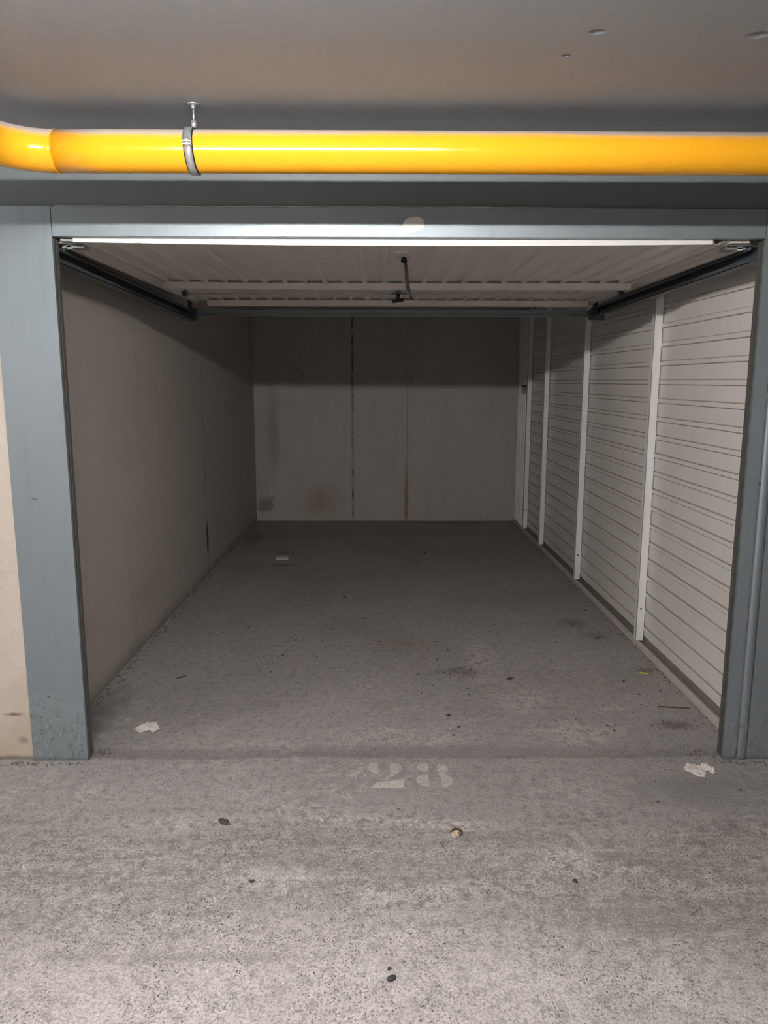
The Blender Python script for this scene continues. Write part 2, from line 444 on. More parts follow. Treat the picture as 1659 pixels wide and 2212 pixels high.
M_crumb = simple('dark_crumb', rgb(82, 76, 71), 0.9, var=0.2, ns=80)
M_dirt = simple('loose_dirt', rgb(116, 107, 99), 0.95, var=0.25, ns=60)
M_stone = simple('dark_pebble', rgb(72, 74, 76), 0.7, var=0.2, ns=60)
M_lane = simple('white_lane_wall', rgb(226, 226, 224), 0.7, var=0.03, ns=4)
M_darkwall = simple('dark_concrete', rgb(120, 116, 112), 0.85, var=0.1, ns=5)  # darker concrete tone for the backing behind the ribbed sheets
M_tape = simple('yellowed_tape', rgb(236, 232, 226), 0.5, var=0.12, ns=50)
M_leaf = simple('dry_leaf', rgb(214, 192, 166), 0.85, var=0.15, ns=60)
M_leafrim = simple('dry_leaf_rim', rgb(84, 68, 54), 0.9, var=0.2, ns=60)
M_brown = simple('brown_leaf', rgb(98, 84, 72), 0.9, var=0.25, ns=90)
M_green = simple('green_plastic', rgb(206, 222, 92), 0.5, var=0.05)
M_stick = simple('twig_bark', rgb(92, 80, 68), 0.9, var=0.2, ns=80)
M_angle = simple('dusty_base_angle', rgb(150, 141, 132), 0.85, var=0.15, ns=25)
M_curb = simple('base_rail_paint', rgb(206, 198, 188), 0.7, var=0.12, ns=25)
M_wrap = simple('white_plastic', rgb(205, 207, 203), 0.5, var=0.1)

# worn floor paint: flakes off in places and lets the concrete show
def make_paint(name, col, keep):
    m = Mat(name, rough=0.8, spec=0.2)
    wear = m.ramp(m.add(m.mul(m.noise(45, 6, 0.75), 0.6), m.mul(m.noise(130, 3, 0.7), 0.4)), 0.40, 0.58)
    m.col(m.mix(m.mul(wear, 1.0 - keep), col, rgb(150, 143, 138)))
    return m
M_paint_faint = make_paint('worn_grey_floor_paint', rgb(196, 190, 185), 0.25)
M_paint_cream = make_paint('cream_floor_paint', rgb(206, 200, 188), 0.45)

# ------------------------------------------------------------------ room shell
XL, XR_, YB, YF, ZC = -5.2, 5.2, 8.14, -2.8, 2.27

bm = new_bm(); box(bm, XL, XR_, YF, YB + .2, -0.12, 0.0); struct('floor', bm, M_floor)
bm = new_bm(); box(bm, XL, XR_, YF, YB + .2, ZC, ZC + 0.12); struct('ceiling', bm, M_ceil)
bm = new_bm(); box(bm, -1.55, 1.72, YB, YB + 0.2, 0, ZC); struct('wall_back', bm, M_back)
bm = new_bm()
prism(bm, [(-1.55, 2.90), (-1.355, 2.90), (-1.320, YB), (-1.55, YB)], 0, ZC)
struct('wall_left', bm, M_left)
bm = new_bm(); box(bm, XL, XR_, 2.858, 3.02, 2.112, ZC); struct('wall_front', bm, M_header)
bm = new_bm(); box(bm, XL, -1.374, 2.853, 3.02, 0, 2.112); struct('wall_front_left', bm, M_pillar)
bm = new_bm(); box(bm, 1.70, XR_, 2.853, 3.02, 0, 2.112); struct('wall_front_right', bm, M_header)
bm = new_bm(); box(bm, XL, XR_, YF - .15, YF, 0, ZC); struct('wall_lane', bm, M_lane)  # unseen lane walls, set close and white to bounce fill light into the bay
bm = new_bm(); box(bm, XL - .15, XL, YF, 3.02, 0, ZC); struct('wall_lane_left', bm, M_lane)
bm = new_bm(); box(bm, XR_, XR_ + .15, YF, 3.02, 0, ZC); struct('wall_lane_right', bm, M_lane)

# ------------------------------------------------------------------ right side: steel partition
def XP(y): return 1.537 - 0.0065 * (y - 3.1)      # plane of the rib crests
def warp_wall(v): return Vector((XP(v.y) + v.x, v.y, v.z))  # build with x relative to that plane

bm = new_bm(); box(bm, 0.055, 0.10, 2.90, YB, 0, ZC)
wall_right = struct('wall_right', bm, M_darkwall, warp=warp_wall)

def sheet_profile(lo, hi):
    """list of (t, depth) along the sheet: crests 20 mm wide every 100 mm"""
    pts = [(lo, 0.006)]
    k = int(lo * 10) - 1
    while k * 0.1 < hi + 0.1:
        a, b = 0.1 * k - 0.014, 0.1 * k + 0.006
        for t, d in ((a - 0.005, 0.006), (a - 0.002, 0.0085), (a, 0.0), (b, 0.0), (b + 0.003, 0.0085), (b + 0.006, 0.006)):
            if lo < t < hi: pts.append((t, d))
        k += 1
    pts.append((hi, 0.006))
    return pts

def fold_sheet(bm, y0, y1, z0, z1, vertical=False):
    pts = sheet_profile(y0, y1) if vertical else sheet_profile(z0, z1)
    prev = None
    th = 0.0015
    rows = []
    for t, d in pts:
        if vertical: q = [(d, t, z0), (d, t, z1), (d + th, t, z1), (d + th, t, z0)]
        else: q = [(d, y0, t), (d, y1, t), (d + th, y1, t), (d + th, y0, t)]
        rows.append([bm.verts.new(c) for c in q])
    for A, B in zip(rows, rows[1:]):
        for i in range(4):
            bm.faces.new((A[i], A[(i + 1) % 4], B[(i + 1) % 4], B[i]))
    bm.faces.new(rows[0]); bm.faces.new(rows[-1][::-1])

PY = [4.200, 5.570, 6.820, 7.575, 8.085]
edges = [2.93] + PY[:4]
for a, b in zip(edges, edges[1:]):
    bm = new_bm(); fold_sheet(bm, a + 0.004, b + 0.030, 0.050, 2.19)
    o = obj('corrugated_sheet', bm, M_sheet, wall_right, warp=warp_wall)
for z0, z1, nm in ((0.03, 1.375, 'ribbed_filler_sheet'), (1.465, 2.15, 'ribbed_filler_sheet')):
    bm = new_bm(); fold_sheet(bm, 7.62, 8.10, z0, z1, True)
    o = obj(nm, bm, M_sheet, wall_right, warp=lambda v: Vector((XP(v.y) + (v.x * 3.5) - 0.038, v.y, v.z)))
for i, y in enumerate(PY):
    w = 0.042 if i < 4 else 0.034
    bm = new_bm()
    # C channel: face towards the door, web towards the room, short lip behind
    box(bm, -w, 0.0, y, y + 0.002, 0.024, 2.2)
    box(bm, -w, -w + 0.002, y, y + 0.038, 0.024, 2.2)
    box(bm, -0.006, 0.0, y - 0.004, y, 0.024, 2.2)
    box(bm, -w, 0.0, y + 0.036, y + 0.038, 0.024, 2.2)
    p = obj('post', bm, M_post, wall_right, warp=warp_wall)
    p['label'] = 'white painted steel post'
    if i != 2:
        bm = new_bm()
        xs = XP(y) - w * 0.52
        cyl(bm, (xs, y, 0.212), (xs, y - 0.003, 0.212), 0.0055, 14, 0.0045)
        obj('screw', bm, M_black, p)
bm = new_bm()
box(bm, -0.046, -0.022, 2.93, YB - 0.01, 0, 0.022)
obj('base_rail', bm, M_curb, wall_right, warp=warp_wall, bevel=0.002)
bm = new_bm()
box(bm, 0.012, 0.020, 2.93, YB - 0.01, 0, 0.07)
obj('base_angle', bm, M_angle, wall_right, warp=warp_wall)

# ------------------------------------------------------------------ garage door frame
fr = thing('garage_door_frame', 'blue grey painted steel frame around the open garage bay', 'door frame', (0.11, 2.87, 0))
bm = new_bm()
prism(bm, [(-1.380, 2.853), (-1.380, 2.840), (-1.163, 2.840), (-1.163, 2.853)], 0, 2.108)
lp = obj('left_post', bm, M_frame, fr, bevel=0.0012)
bm = new_bm()
prism(bm, [(-1.200, 2.853), (-1.1635, 2.853), (-1.1635, 2.869), (-1.169, 2.869), (-1.169, 2.876), (-1.1635, 2.876), (-1.1635, 2.898), (-1.200, 2.898)], 0, 2.06)
obj('jamb', bm, M_jamb, lp)
bm = new_bm(); box(bm, -1.1692, -1.1660, 2.869, 2.876, 0, 2.05); obj('seal', bm, M_seal, lp)
bm = new_bm()
# lintel: folded face with a small bottom return
prof = [(2.842, 2.007), (2.842, 2.106), (2.850, 2.108), (2.862, 2.108), (2.862, 2.005), (2.844, 2.005)]
A = [bm.verts.new((-1.1615, y, z)) for y, z in prof]; B = [bm.verts.new((1.3865, y, z)) for y, z in prof]
for i in range(len(prof)):
    bm.faces.new((A[i], A[(i + 1) % 6], B[(i + 1) % 6], B[i]))
bm.faces.new(A[::-1]); bm.faces.new(B)
lt = obj('lintel', bm, M_frame, fr)
bm = new_bm()
N = 90
xs = [-1.15 + 1.95 * i / N for i in range(N + 1)]
sweep(bm, [(x, 2.850, 2.110 + 0.0012 * noise.noise((x * 25, 0, 0))) for x in xs], [0.0026 * (0.75 + 0.5 * noise.noise((x * 12, 3, 0))) * min(1, (0.82 - x) * 2 + .1) for x in xs], 6)
obj('sealant_bead', bm, M_paper, lt)
# torn tape left on the lintel
tape = [(0.0689, 2.0075), (0.0814, 2.0198), (0.0855, 2.0371), (0.0813, 2.0424), (0.0951, 2.0649), (0.1089, 2.0716), (0.1422, 2.0757), (0.159, 2.0665), (0.1648, 2.0413), (0.1579, 2.0333), (0.1288, 2.0239), (0.0996, 2.0159), (0.0843, 2.0118)]
bm = new_bm()
A = [bm.verts.new((x, 2.8413 - 0.0006 * (i % 3), z)) for i, (x, z) in enumerate(tape)]
f = bm.faces.new(A)
r = bmesh.ops.extrude_face_region(bm, geom=[f])
for v in [g for g in r['geom'] if isinstance(g, bmesh.types.BMVert)]: v.co.y += 0.0008
tp = obj('tape_remnant', bm, M_tape, lt)
tp['label'] = 'torn yellowed tape remnant'
# right post
bm = new_bm()
prism(bm, [(1.388, 2.853), (1.388, 2.840), (1.438, 2.840), (1.440, 2.846), (1.443, 2.846), (1.445, 2.842)] +
      [(1.4455 + 0.0165 * (1 - cos(pi * t / 10)), 2.842 - 0.008 * sin(pi * t / 10)) for t in range(1, 10)] +
      [(1.479, 2.845), (1.482, 2.848), (1.485, 2.842), (1.71, 2.842), (1.71, 2.853)], 0, 2.108)
rp = obj('right_post', bm, M_frame, fr, bevel=0.0010)
bm = new_bm()
prism(bm, [(1.43, 2.853), (1.3885, 2.853), (1.3885, 2.869), (1.394, 2.869), (1.394, 2.876), (1.3885, 2.876), (1.3885, 2.898), (1.43, 2.898)], 0, 2.06)
obj('jamb', bm, M_jamb, rp)
bm = new_bm(); box(bm, 1.391, 1.3942, 2.869, 2.876, 0, 2.05); obj('seal', bm, M_seal, rp)
bm = new_bm(); cyl(bm, (1.442, 2.8425, 1.117), (1.442, 2.8395, 1.117), 0.003, 10); obj('rivet', bm, M_black, rp)
# jamb stiles behind the posts, guide rails and rear cross bar
for nm, x0, x1, z0, z1 in (('guide_rail', -1.215, -1.172, (1.925, 1.985), (1.878, 1.938)), ('guide_rail', 1.362, 1.405, (1.930, 1.99), (1.905, 1.965))):
    bm = new_bm()
    ya, yb = 2.90, 5.02
    th = 0.003
    def slab(xa, xb, a0, a1, b0, b1):
        v = [bm.verts.new(c) for c in ((xa, ya, a0), (xb, ya, a0), (xb, ya, a1), (xa, ya, a1), (xa, yb, b0), (xb, yb, b0), (xb, yb, b1), (xa, yb, b1))]
        for q in ((0, 1, 2, 3), (7, 6, 5, 4), (0, 4, 5, 1), (1, 5, 6, 2), (2, 6, 7, 3), (3, 7, 4, 0)):
            bm.faces.new([v[i] for i in q])
    inner = x1 if x0 < 0 else x0
    outer = x0 if x0 < 0 else x1
    slab(min(outer, outer + (th if x0 < 0 else -th)), max(outer, outer + (th if x0 < 0 else -th)), z0[0], z0[1], z1[0], z1[1])
    slab(x0, x1, z0[0], z0[0] + th, z1[0], z1[0] + th)
    slab(x0, x1, z0[1] - th, z0[1], z1[1] - th, z1[1])
    s = th if x0 < 0 else -th
    slab(min(inner, inner - s), max(inner, inner - s), z0[0], z0[0] + 0.016, z1[0], z1[0] + 0.016)
    slab(min(inner, inner - s), max(inner, inner - s), z0[1] - 0.016, z0[1], z1[1] - 0.016, z1[1])
    obj(nm, bm, M_rail, fr)
bm = new_bm()
box(bm, -1.26, 1.41, 5.00, 5.004, 1.910, 1.947)
box(bm, -1.26, 1.41, 4.972, 5.004, 1.906, 1.910)
box(bm, -1.26, 1.41, 4.985, 5.004, 1.944, 1.947)
obj('rear_cross_bar', bm, M_cross, fr)
for x in (-1.20, 1.385):
    bm = new_bm()
    box(bm, x - 0.05, x + 0.05, 4.965, 4.97, 1.885, 1.95)
    cyl(bm, (x + (0.03 if x < 0 else -0.03), 4.965, 1.92), (x + (0.03 if x < 0 else -0.03), 4.955, 1.92), 0.010, 10)
    box(bm, x - 0.006, x + 0.006, 4.97, 5.03, 1.95, ZC)
    obj('corner_bracket', bm, M_rail, fr)

# ------------------------------------------------------------------ the up-and-over door, raised
door = thing('garage_door', 'cream ribbed steel garage door raised flat under the ceiling', 'garage door', (0.10, 3.85, 1.98))
def sag(v):
    u = (v.x - 0.10) / 1.25
    k = max(0.0, 1 - u * u)
    f = max(0.0, min(1.0, (5.0 - v.y) / 2.0))
    return Vector((v.x, v.y, v.z - 0.011 * k * f))
DX0, DX1 = -1.148, 1.347
ZD = 2.003                                      # underside of the flat pans
bm = new_bm()
pts = [(DX0, ZD)]
k = -11
while k * 0.1 < DX1:
    a, b = 0.1 * k - 0.008 + 0.03, 0.1 * k + 0.008 + 0.03
    for t, z in ((a - 0.009, ZD), (a, ZD - 0.011), (b, ZD - 0.011), (b + 0.009, ZD)):
        if DX0 + 0.075 < t < DX1 - 0.075: pts.append((t, z))
    k += 1
pts.append((DX1, ZD))
YS = [2.876, 3.4, 3.9, 4.4, 4.95]
rows = []
for x, z in pts:
    rows.append([[bm.verts.new((x, y, z + h)) for y in YS] for h in (0, 0.0015)])
for A, B in zip(rows, rows[1:]):
    for h in (0, 1):
        for i in range(len(YS) - 1):
            bm.faces.new((A[h][i], A[h][i + 1], B[h][i + 1], B[h][i]))
    for i in (0, len(YS) - 1):
        bm.faces.new((A[0][i], B[0][i], B[1][i], A[1][i]))
for R in (rows[0], rows[-1]):
    for i in range(len(YS) - 1):
        bm.faces.new((R[0][i], R[0][i + 1], R[1][i + 1], R[1][i]))
dsheet = obj('door_sheet', bm, M_door, door, warp=sag)
# folded rim: bright front lip, side stiles
bm = new_bm()
n = 24
for i in range(n):
    x0 = -1.10 + 2.31 * i / n; x1 = -1.10 + 2.31 * (i + 1) / n
    box(bm, x0, x1, 2.868, 2.876, 1.9920, 2.022)
bmesh.ops.remove_doubles(bm, verts=bm.verts, dist=1e-5)
lip = obj('front_lip', bm, M_lip, door, warp=sag)
lip['label'] = 'bright white front edge of the door'
for x0, x1 in ((DX0, DX0 + 0.065), (DX1 - 0.065, DX1)):
    bm = new_bm(); box(bm, x0, x1, 2.877, 4.95, ZD - 0.006, ZD - 0.0005)
    xr = (DX0, DX0 + 0.018) if x0 == DX0 else (DX1 - 0.018, DX1)
    box(bm, xr[0], xr[1], 2.93, 4.95, 1.979, ZD - 0.006)
    for i in range(1, 4):
        bmesh.ops.bisect_plane(bm, geom=bm.verts[:] + bm.edges[:] + bm.faces[:], plane_co=(0, 2.88 + 0.52 * i, 0), plane_no=(0, 1, 0))
    obj('side_stile', bm, M_door, door, warp=sag)
# hat section cross bars
for y, x0, x1, h, ztop in ((3.98, -1.085, 1.278, 0.032, ZD - 0.0115), (4.86, -1.06, 1.30, 0.033, ZD - 0.0115)):
    bm = new_bm()
    n = 16
    for i in range(n):
        a = x0 + (x1 - x0) * i / n; b = x0 + (x1 - x0) * (i + 1) / n
        box(bm, a, b, y, y + 0.002, ztop - h, ztop)
        box(bm, a, b, y + 0.002, y + 0.055, ztop - h, ztop - h + 0.002)
        box(bm, a, b, y + 0.055, y + 0.057, ztop - h, ztop)
    bmesh.ops.remove_doubles(bm, verts=bm.verts, dist=1e-5)
    obj('cross_bar', bm, M_door, door, warp=sag)
# lock plate with pull cord
bm = new_bm()
box(bm, 0.063, 0.137, 3.05, 3.22, 1.9835, 1.998)
plate = obj('lock_plate', bm, M_door, door, bevel=0.004)
bm = new_bm(); box(bm, 0.063, 0.137, 3.130, 3.134, 1.9825, 1.985); obj('plate_seam', bm, M_rail, plate)
bm = new_bm()
cp = []
for i in range(19):
    t = i / 18
    cp.append((0.098 + 0.031 * t + 0.004 * sin(t * 7), 3.15 + 0.003 * sin(t * 5), 1.986 - 0.162 * t))
rad = [0.007 + 0.0012 * noise.noise((i * 0.7, 0, 0)) - (0.0025 if i in (3,) else 0) + (0.003 if i in (1, 2) else 0) - 0.0025 * (i > 14) for i in range(19)]
sweep(bm, cp, rad, 10)
cyl(bm, (0.088, 3.148, 1.972), (0.112, 3.148, 1.962), 0.004, 8)
c = obj('pull_cord', bm, M_cord, door); c['label'] = 'black pull cord hanging from the lock plate'
# latch: two rods, centre box and T handle
bm = new_bm()
cyl(bm, (-0.985, 4.06, 1.941), (0.085, 4.00, 1.934), 0.0035, 10)
obj('latch_rod', bm, M_rod, door)
bm = new_bm()
cyl(bm, (0.12, 4.00, 1.934), (1.235, 4.04, 1.945), 0.0035, 10)
obj('latch_rod', bm, M_rod, door)
bm = new_bm()
box(bm, 0.065, 0.145, 3.985, 4.02, 1.936, 1.943)
box(bm, 0.085, 0.115, 3.99, 4.015, 1.943, 1.962)
lb = obj('latch_box', bm, M_rail, door, bevel=0.002)
bm = new_bm()
cyl(bm, (0.100, 3.995, 1.938), (0.0995, 3.998, 1.903), 0.0095, 14, 0.0085)
sweep(bm, [(0.068, 3.997, 1.8985), (0.075, 3.997, 1.899), (0.099, 3.997, 1.9025), (0.122, 3.997, 1.907), (0.128, 3.997, 1.9085)], [0.0045, 0.0085, 0.0085, 0.0095, 0.006], 12)
h = obj('release_handle', bm, M_black, lb); h['label'] = 'black T shaped release handle'
for x, y, z in ((-1.0, 4.06, 1.943), (1.247, 4.04, 1.947)):
    bm = new_bm()
    box(bm, x - 0.012, x + 0.012, y - 0.018, y + 0.018, z - 0.014, z - 0.011)
    box(bm, x - 0.012, x - 0.009, y - 0.018, y + 0.018, z - 0.014, z + 0.012)
    box(bm, x + 0.009, x + 0.012, y - 0.018, y + 0.018, z - 0.014, z + 0.012)
    box(bm, x - 0.006, x + 0.006, y + 0.010, y + 0.018, z - 0.012, ZD - 0.004)
    obj('rod_clip', bm, M_rail, door)
# roller brackets in the front corners
for sx, xo in ((1, DX0 + 0.0), (-1, DX1 + 0.0)):
    bm = new_bm()
    def bb(a, b, y0, y1, z0, z1):
        p, q = xo + sx * a, xo + sx * b
        box(bm, min(p, q), max(p, q), y0, y1, z0, z1)
    bb(-0.018, 0.052, 2.905, 2.907, 1.9945, 2.001)
    bb(-0.018, 0.056, 2.907, 2.95, 1.9925, 1.9945)
    bb(-0.012, 0.062, 2.930, 2.932, 1.983, 1.9895)
    bb(-0.012, 0.062, 2.932, 2.985, 1.981, 1.983)
    bb(0.058, 0.062, 2.932, 2.985, 1.983, 1.996)
    cyl(bm, (xo - sx * 0.03, 2.965, 1.9885), (xo + sx * 0.03, 2.965, 1.9885), 0.005, 10)
    cyl(bm, (xo - sx * 0.030, 2.965, 1.9885), (xo - sx * 0.018, 2.965, 1.9885), 0.012, 14)
    obj('roller_bracket', bm, M_steel, door)

# ------------------------------------------------------------------ yellow gas pipe under the ceiling
PYC, PZC, PR = 2.315, 2.143, 0.0572
pipe = thing('gas_pipe', 'glossy yellow pipe running level below the ceiling', 'pipe', (-0.2, PYC, PZC))
bm = new_bm()
xs = [-0.915 + i * (5.19 + 0.915) / 40 for i in range(41)]
sweep(bm, [(x, PYC, PZC) for x in xs], PR, 48)
run = obj('straight_run', bm, M_pipe, pipe)
bm = new_bm()
Rb = 0.152
arc = [(-0.915 - Rb * sin(a), PYC - Rb + Rb * cos(a), PZC) for a in [i * (pi / 2) / 20 for i in range(21)]]
sweep(bm, arc, PR * 1.004, 48)
obj('elbow', bm, M_pipe, pipe)
bm = new_bm()
sweep(bm, [(arc[-1][0], arc[-1][1] - 0.001 - i * (arc[-1][1] + 2.79) / 14, PZC) for i in range(15)], PR, 48)
obj('return_run', bm, M_pipe, pipe)
bm = new_bm()
n1, n2 = 48, 8
for i in range(n1):
    pass
ring = []
for i in range(n1):
    a = 2 * pi * i / n1
    rr = PR + 0.0004 + 0.0010 * noise.noise((cos(a) * 3, sin(a) * 3, 0))
    xo = -0.915 + 0.004 * noise.noise((cos(a) * 2.2, sin(a) * 2.2, 5))
    ring.append((xo, PYC + rr * cos(a), PZC + rr * sin(a)))
ring.append(ring[0])
sweep(bm, ring, 0.0013, 8, cap=False)
obj('weld_seam', bm, M_pipe, pipe)

# ------------------------------------------------------------------ pipe hanger
hx = -0.524
hg = thing('pipe_hanger', 'zinc pipe clamp hanging from the ceiling on a thin threaded rod', 'pipe clamp', (hx, PYC, ZC))
bm = new_bm()
cyl(bm, (hx, PYC, ZC), (hx, PYC, ZC - 0.003), 0.017, 20, 0.013)
obj('ceiling_washer', bm, M_chrome, hg)
bm = new_bm(); cyl(bm, (hx, PYC, ZC - 0.003), (hx, PYC, ZC - 0.013), 0.0062, 6)
obj('nut', bm, M_chrome, hg)
bm = new_bm()
cyl(bm, (hx, PYC, ZC - 0.012), (hx, PYC, 2.222), 0.0027, 10)
obj('threaded_rod', bm, M_chrome, hg)
bm = new_bm(); cyl(bm, (hx, PYC, 2.226), (hx, PYC, 2.206), 0.0078, 6)
obj('connecting_nut', bm, M_chrome, hg)
def band(bm, r0, r1, w, a0, a1, n=64, tilt=0.10):
    prev = None
    rows = []
    for i in range(n + 1):
        a = a0 + (a1 - a0) * i / n
        q = []
        for r, xo in ((r0, -w / 2), (r1, -w / 2), (r1, w / 2), (r0, w / 2)):
            y, z = r * cos(a), r * sin(a)
            x = hx - 0.006 + xo - tilt * (z) * 0.6
            q.append(bm.verts.new((x, PYC + y, PZC + z)))
        rows.append(q)
    for A, B in zip(rows, rows[1:]):
        for k in range(4):
            f = bm.faces.new((A[k], A[(k + 1) % 4], B[(k + 1) % 4], B[k]))
            f.smooth = True
    bm.faces.new(rows[0][::-1]); bm.faces.new(rows[-1])
bm = new_bm(); band(bm, PR + 0.0004, PR + 0.0035, 0.0265, 0.0, 2 * pi * 0.999)
o = obj('rubber_lining', bm, M_black, hg)
bm = new_bm()
band(bm, PR + 0.0035, PR + 0.0065, 0.0205, pi * 0.97, 2 * pi * 0.999)     # lower half
obj('clamp_strap', bm, M_chrome, hg)
bm = new_bm()
band(bm, PR + 0.0035, PR + 0.0068, 0.0225, 0.02, pi * 0.945)              # upper half
obj('clamp_strap', bm, M_steel, hg)
bm = new_bm()
ax = hx - 0.006
box(bm, ax - 0.013, ax + 0.012, PYC - PR - 0.021, PYC - PR - 0.002, PZC + 0.0065, PZC + 0.0095)
box(bm, ax - 0.012, ax + 0.012, PYC - PR - 0.019, PYC - PR - 0.002, PZC - 0.001, PZC + 0.0022)
cyl(bm, (ax, PYC - PR - 0.012, PZC - 0.006), (ax, PYC - PR - 0.012, PZC + 0.022), 0.0032, 10)
cyl(bm, (ax, PYC - PR - 0.012, PZC + 0.0095), (ax, PYC - PR - 0.012, PZC + 0.0145), 0.0062, 10)
obj('clamp_screw', bm, M_chrome, hg)

# ------------------------------------------------------------------ lamps of the parking level
def tube_lamp(cx, cy, length, power, label, alongx=True):
    t = thing('ceiling_lamp', label, 'lamp', (cx, cy, ZC))
    L = length / 2
    bm = new_bm(); box(bm, cx - L - .03, cx + L + .03, cy - 0.03, cy + 0.03, ZC - 0.04, ZC)
    obj('lamp_body', bm, M_post, t, bevel=0.004)
    for s in (-1, 1):
        bm = new_bm(); box(bm, cx + s * (L + 0.012) - 0.008, cx + s * (L + 0.012) + 0.008, cy - 0.014, cy + 0.014, ZC - 0.085, ZC - 0.04)
        obj('lamp_holder', bm, M_post, t)
    em = Mat('lamp_tube_glow')
    e = em.nt.nodes.new('ShaderNodeEmission')
    e.inputs[0].default_value = (1.0, 0.972, 0.965, 1)
    e.inputs[1].default_value = power
    em.nt.links.new(e.outputs[0], em.out.inputs[0])
    bm = new_bm(); cyl(bm, (cx - L, cy, ZC - 0.070), (cx + L, cy, ZC - 0.070), 0.013, 16)
    obj('lamp_tube', bm, em, t)
tube_lamp(-0.325, 0.75, 1.15, 150, 'fluorescent tube lamp on the ceiling in front of the bay, above the lane')

tube_lamp(-3.9, 0.75, 1.15, 85, 'fluorescent tube lamp on the ceiling further left along the lane')

# ------------------------------------------------------------------ stencilled bay number on the floor
num = thing('floor_number', 'faded stencilled number 28 painted on the lane floor', 'floor marking', (0.125, 2.72, 0))
SH = {
 'digit_two': [
  ([(-0.038, 2.7842), (-0.0322, 2.811), (-0.0163, 2.8169), (-0.0029, 2.8134), (-0.0016, 2.7768), (0.0044, 2.7364), (-0.0004, 2.727), (-0.0242, 2.7365), (-0.0364, 2.7554)], 0),
  ([(0.048, 2.8132), (0.0681, 2.8156), (0.0848, 2.8008), (0.0925, 2.7716), (0.0858, 2.7502), (0.0709, 2.7268), (0.0467, 2.7014), (0.0277, 2.681), (0.023, 2.6833), (0.0278, 2.6947), (0.0471, 2.7222), (0.0464, 2.7598)], 0),
  ([(-0.0291, 2.628), (-0.0189, 2.6455), (-0.0027, 2.6677), (0.0323, 2.672), (0.0839, 2.6831), (0.0959, 2.6921), (0.0965, 2.6583), (0.0954, 2.6253)], 1)],
 'digit_eight': [
  ([(0.1511, 2.7859), (0.1633, 2.8103), (0.1787, 2.8226), (0.1947, 2.8126), (0.1946, 2.7833), (0.1952, 2.745), (0.1719, 2.7475), (0.1536, 2.7642)], 0),
  ([(0.2305, 2.81), (0.248, 2.8001), (0.2667, 2.7903), (0.2754, 2.7661), (0.2677, 2.7471), (0.2476, 2.7354), (0.2314, 2.7425)], 0),
  ([(0.1428, 2.6896), (0.1534, 2.7125), (0.1731, 2.7264), (0.1933, 2.7263), (0.1921, 2.6895), (0.1918, 2.6315), (0.1705, 2.6403), (0.1507, 2.6603)], 0),
  ([(0.2313, 2.7402), (0.252, 2.7307), (0.276, 2.7074), (0.2875, 2.68), (0.2775, 2.6487), (0.2572, 2.629), (0.2248, 2.627), (0.2394, 2.6357), (0.2406, 2.7076)], 0)]}
for nm, polys in SH.items():
    bm = new_bm()
    for poly, mi in polys:
        vs = []
        n = len(poly)
        for i in range(n):
            a, b = Vector(poly[i]), Vector(poly[(i + 1) % n])
            vs.append(a * 0.8 + b * 0.2); vs.append(a * 0.2 + b * 0.8)
        A = [bm.verts.new((v.x, v.y, 0.0002)) for v in vs]
        f = bm.faces.new(A); f.material_index = mi
        r = bmesh.ops.extrude_face_region(bm, geom=[f])
        for v in [g for g in r['geom'] if isinstance(g, bmesh.types.BMVert)]: v.co.z += 0.0006
    for f in bm.faces:
        if any(abs(v.co.y - 2.655) < 0.04 and v.co.x < 0.1 for v in f.verts) and all(v.co.y < 2.70 and v.co.x < 0.1 for v in f.verts):
            f.material_index = 1
    obj(nm, bm, [M_paint_faint, M_paint_cream], num)

# ------------------------------------------------------------------ litter on the floor
def crumple(name, outline, mat, height, label, cat, seed=0, ns=38.0, thick=0.0012):
    """a torn, crumpled scrap: fills the outline, folds it up and down and gives it thickness"""
    cx = sum(p[0] for p in outline) / len(outline); cy = sum(p[1] for p in outline) / len(outline)
    bm = new_bm()
    f = bm.faces.new([bm.verts.new((x, y, 0)) for x, y in outline])
    bmesh.ops.triangulate(bm, faces=[f])
    for _ in range(3):
        bmesh.ops.subdivide_edges(bm, edges=bm.edges[:], cuts=1, use_grid_fill=True)
    for v in bm.verts:
        p = Vector((v.co.x * ns, v.co.y * ns, seed))
        h = 0.5 + 0.5 * noise.noise(p) + 0.55 * abs(noise.noise(p * 2.1)) + 0.3 * noise.noise(p * 5)
        edge = 0.35 if v.is_boundary else 1.0
        v.co.z = max(0.0012, height * h * edge)
        v.co.x += 0.003 * noise.noise(p * 1.7 + Vector((9, 0, 0))); v.co.y += 0.003 * noise.noise(p * 1.7 + Vector((0, 9, 0)))
    for f in bm.faces: f.smooth = False
    o = obj(name, bm, mat)
    md = o.modifiers.new('thickness', 'SOLIDIFY'); md.thickness = thick; md.offset = -1
    zmin = min(v.co.z for v in o.data.vertices)
    for v in o.data.vertices:
        v.co.x -= cx; v.co.y -= cy; v.co.z -= zmin - thick
    o.location = (cx, cy, 0)
    return tag(o, label, cat)

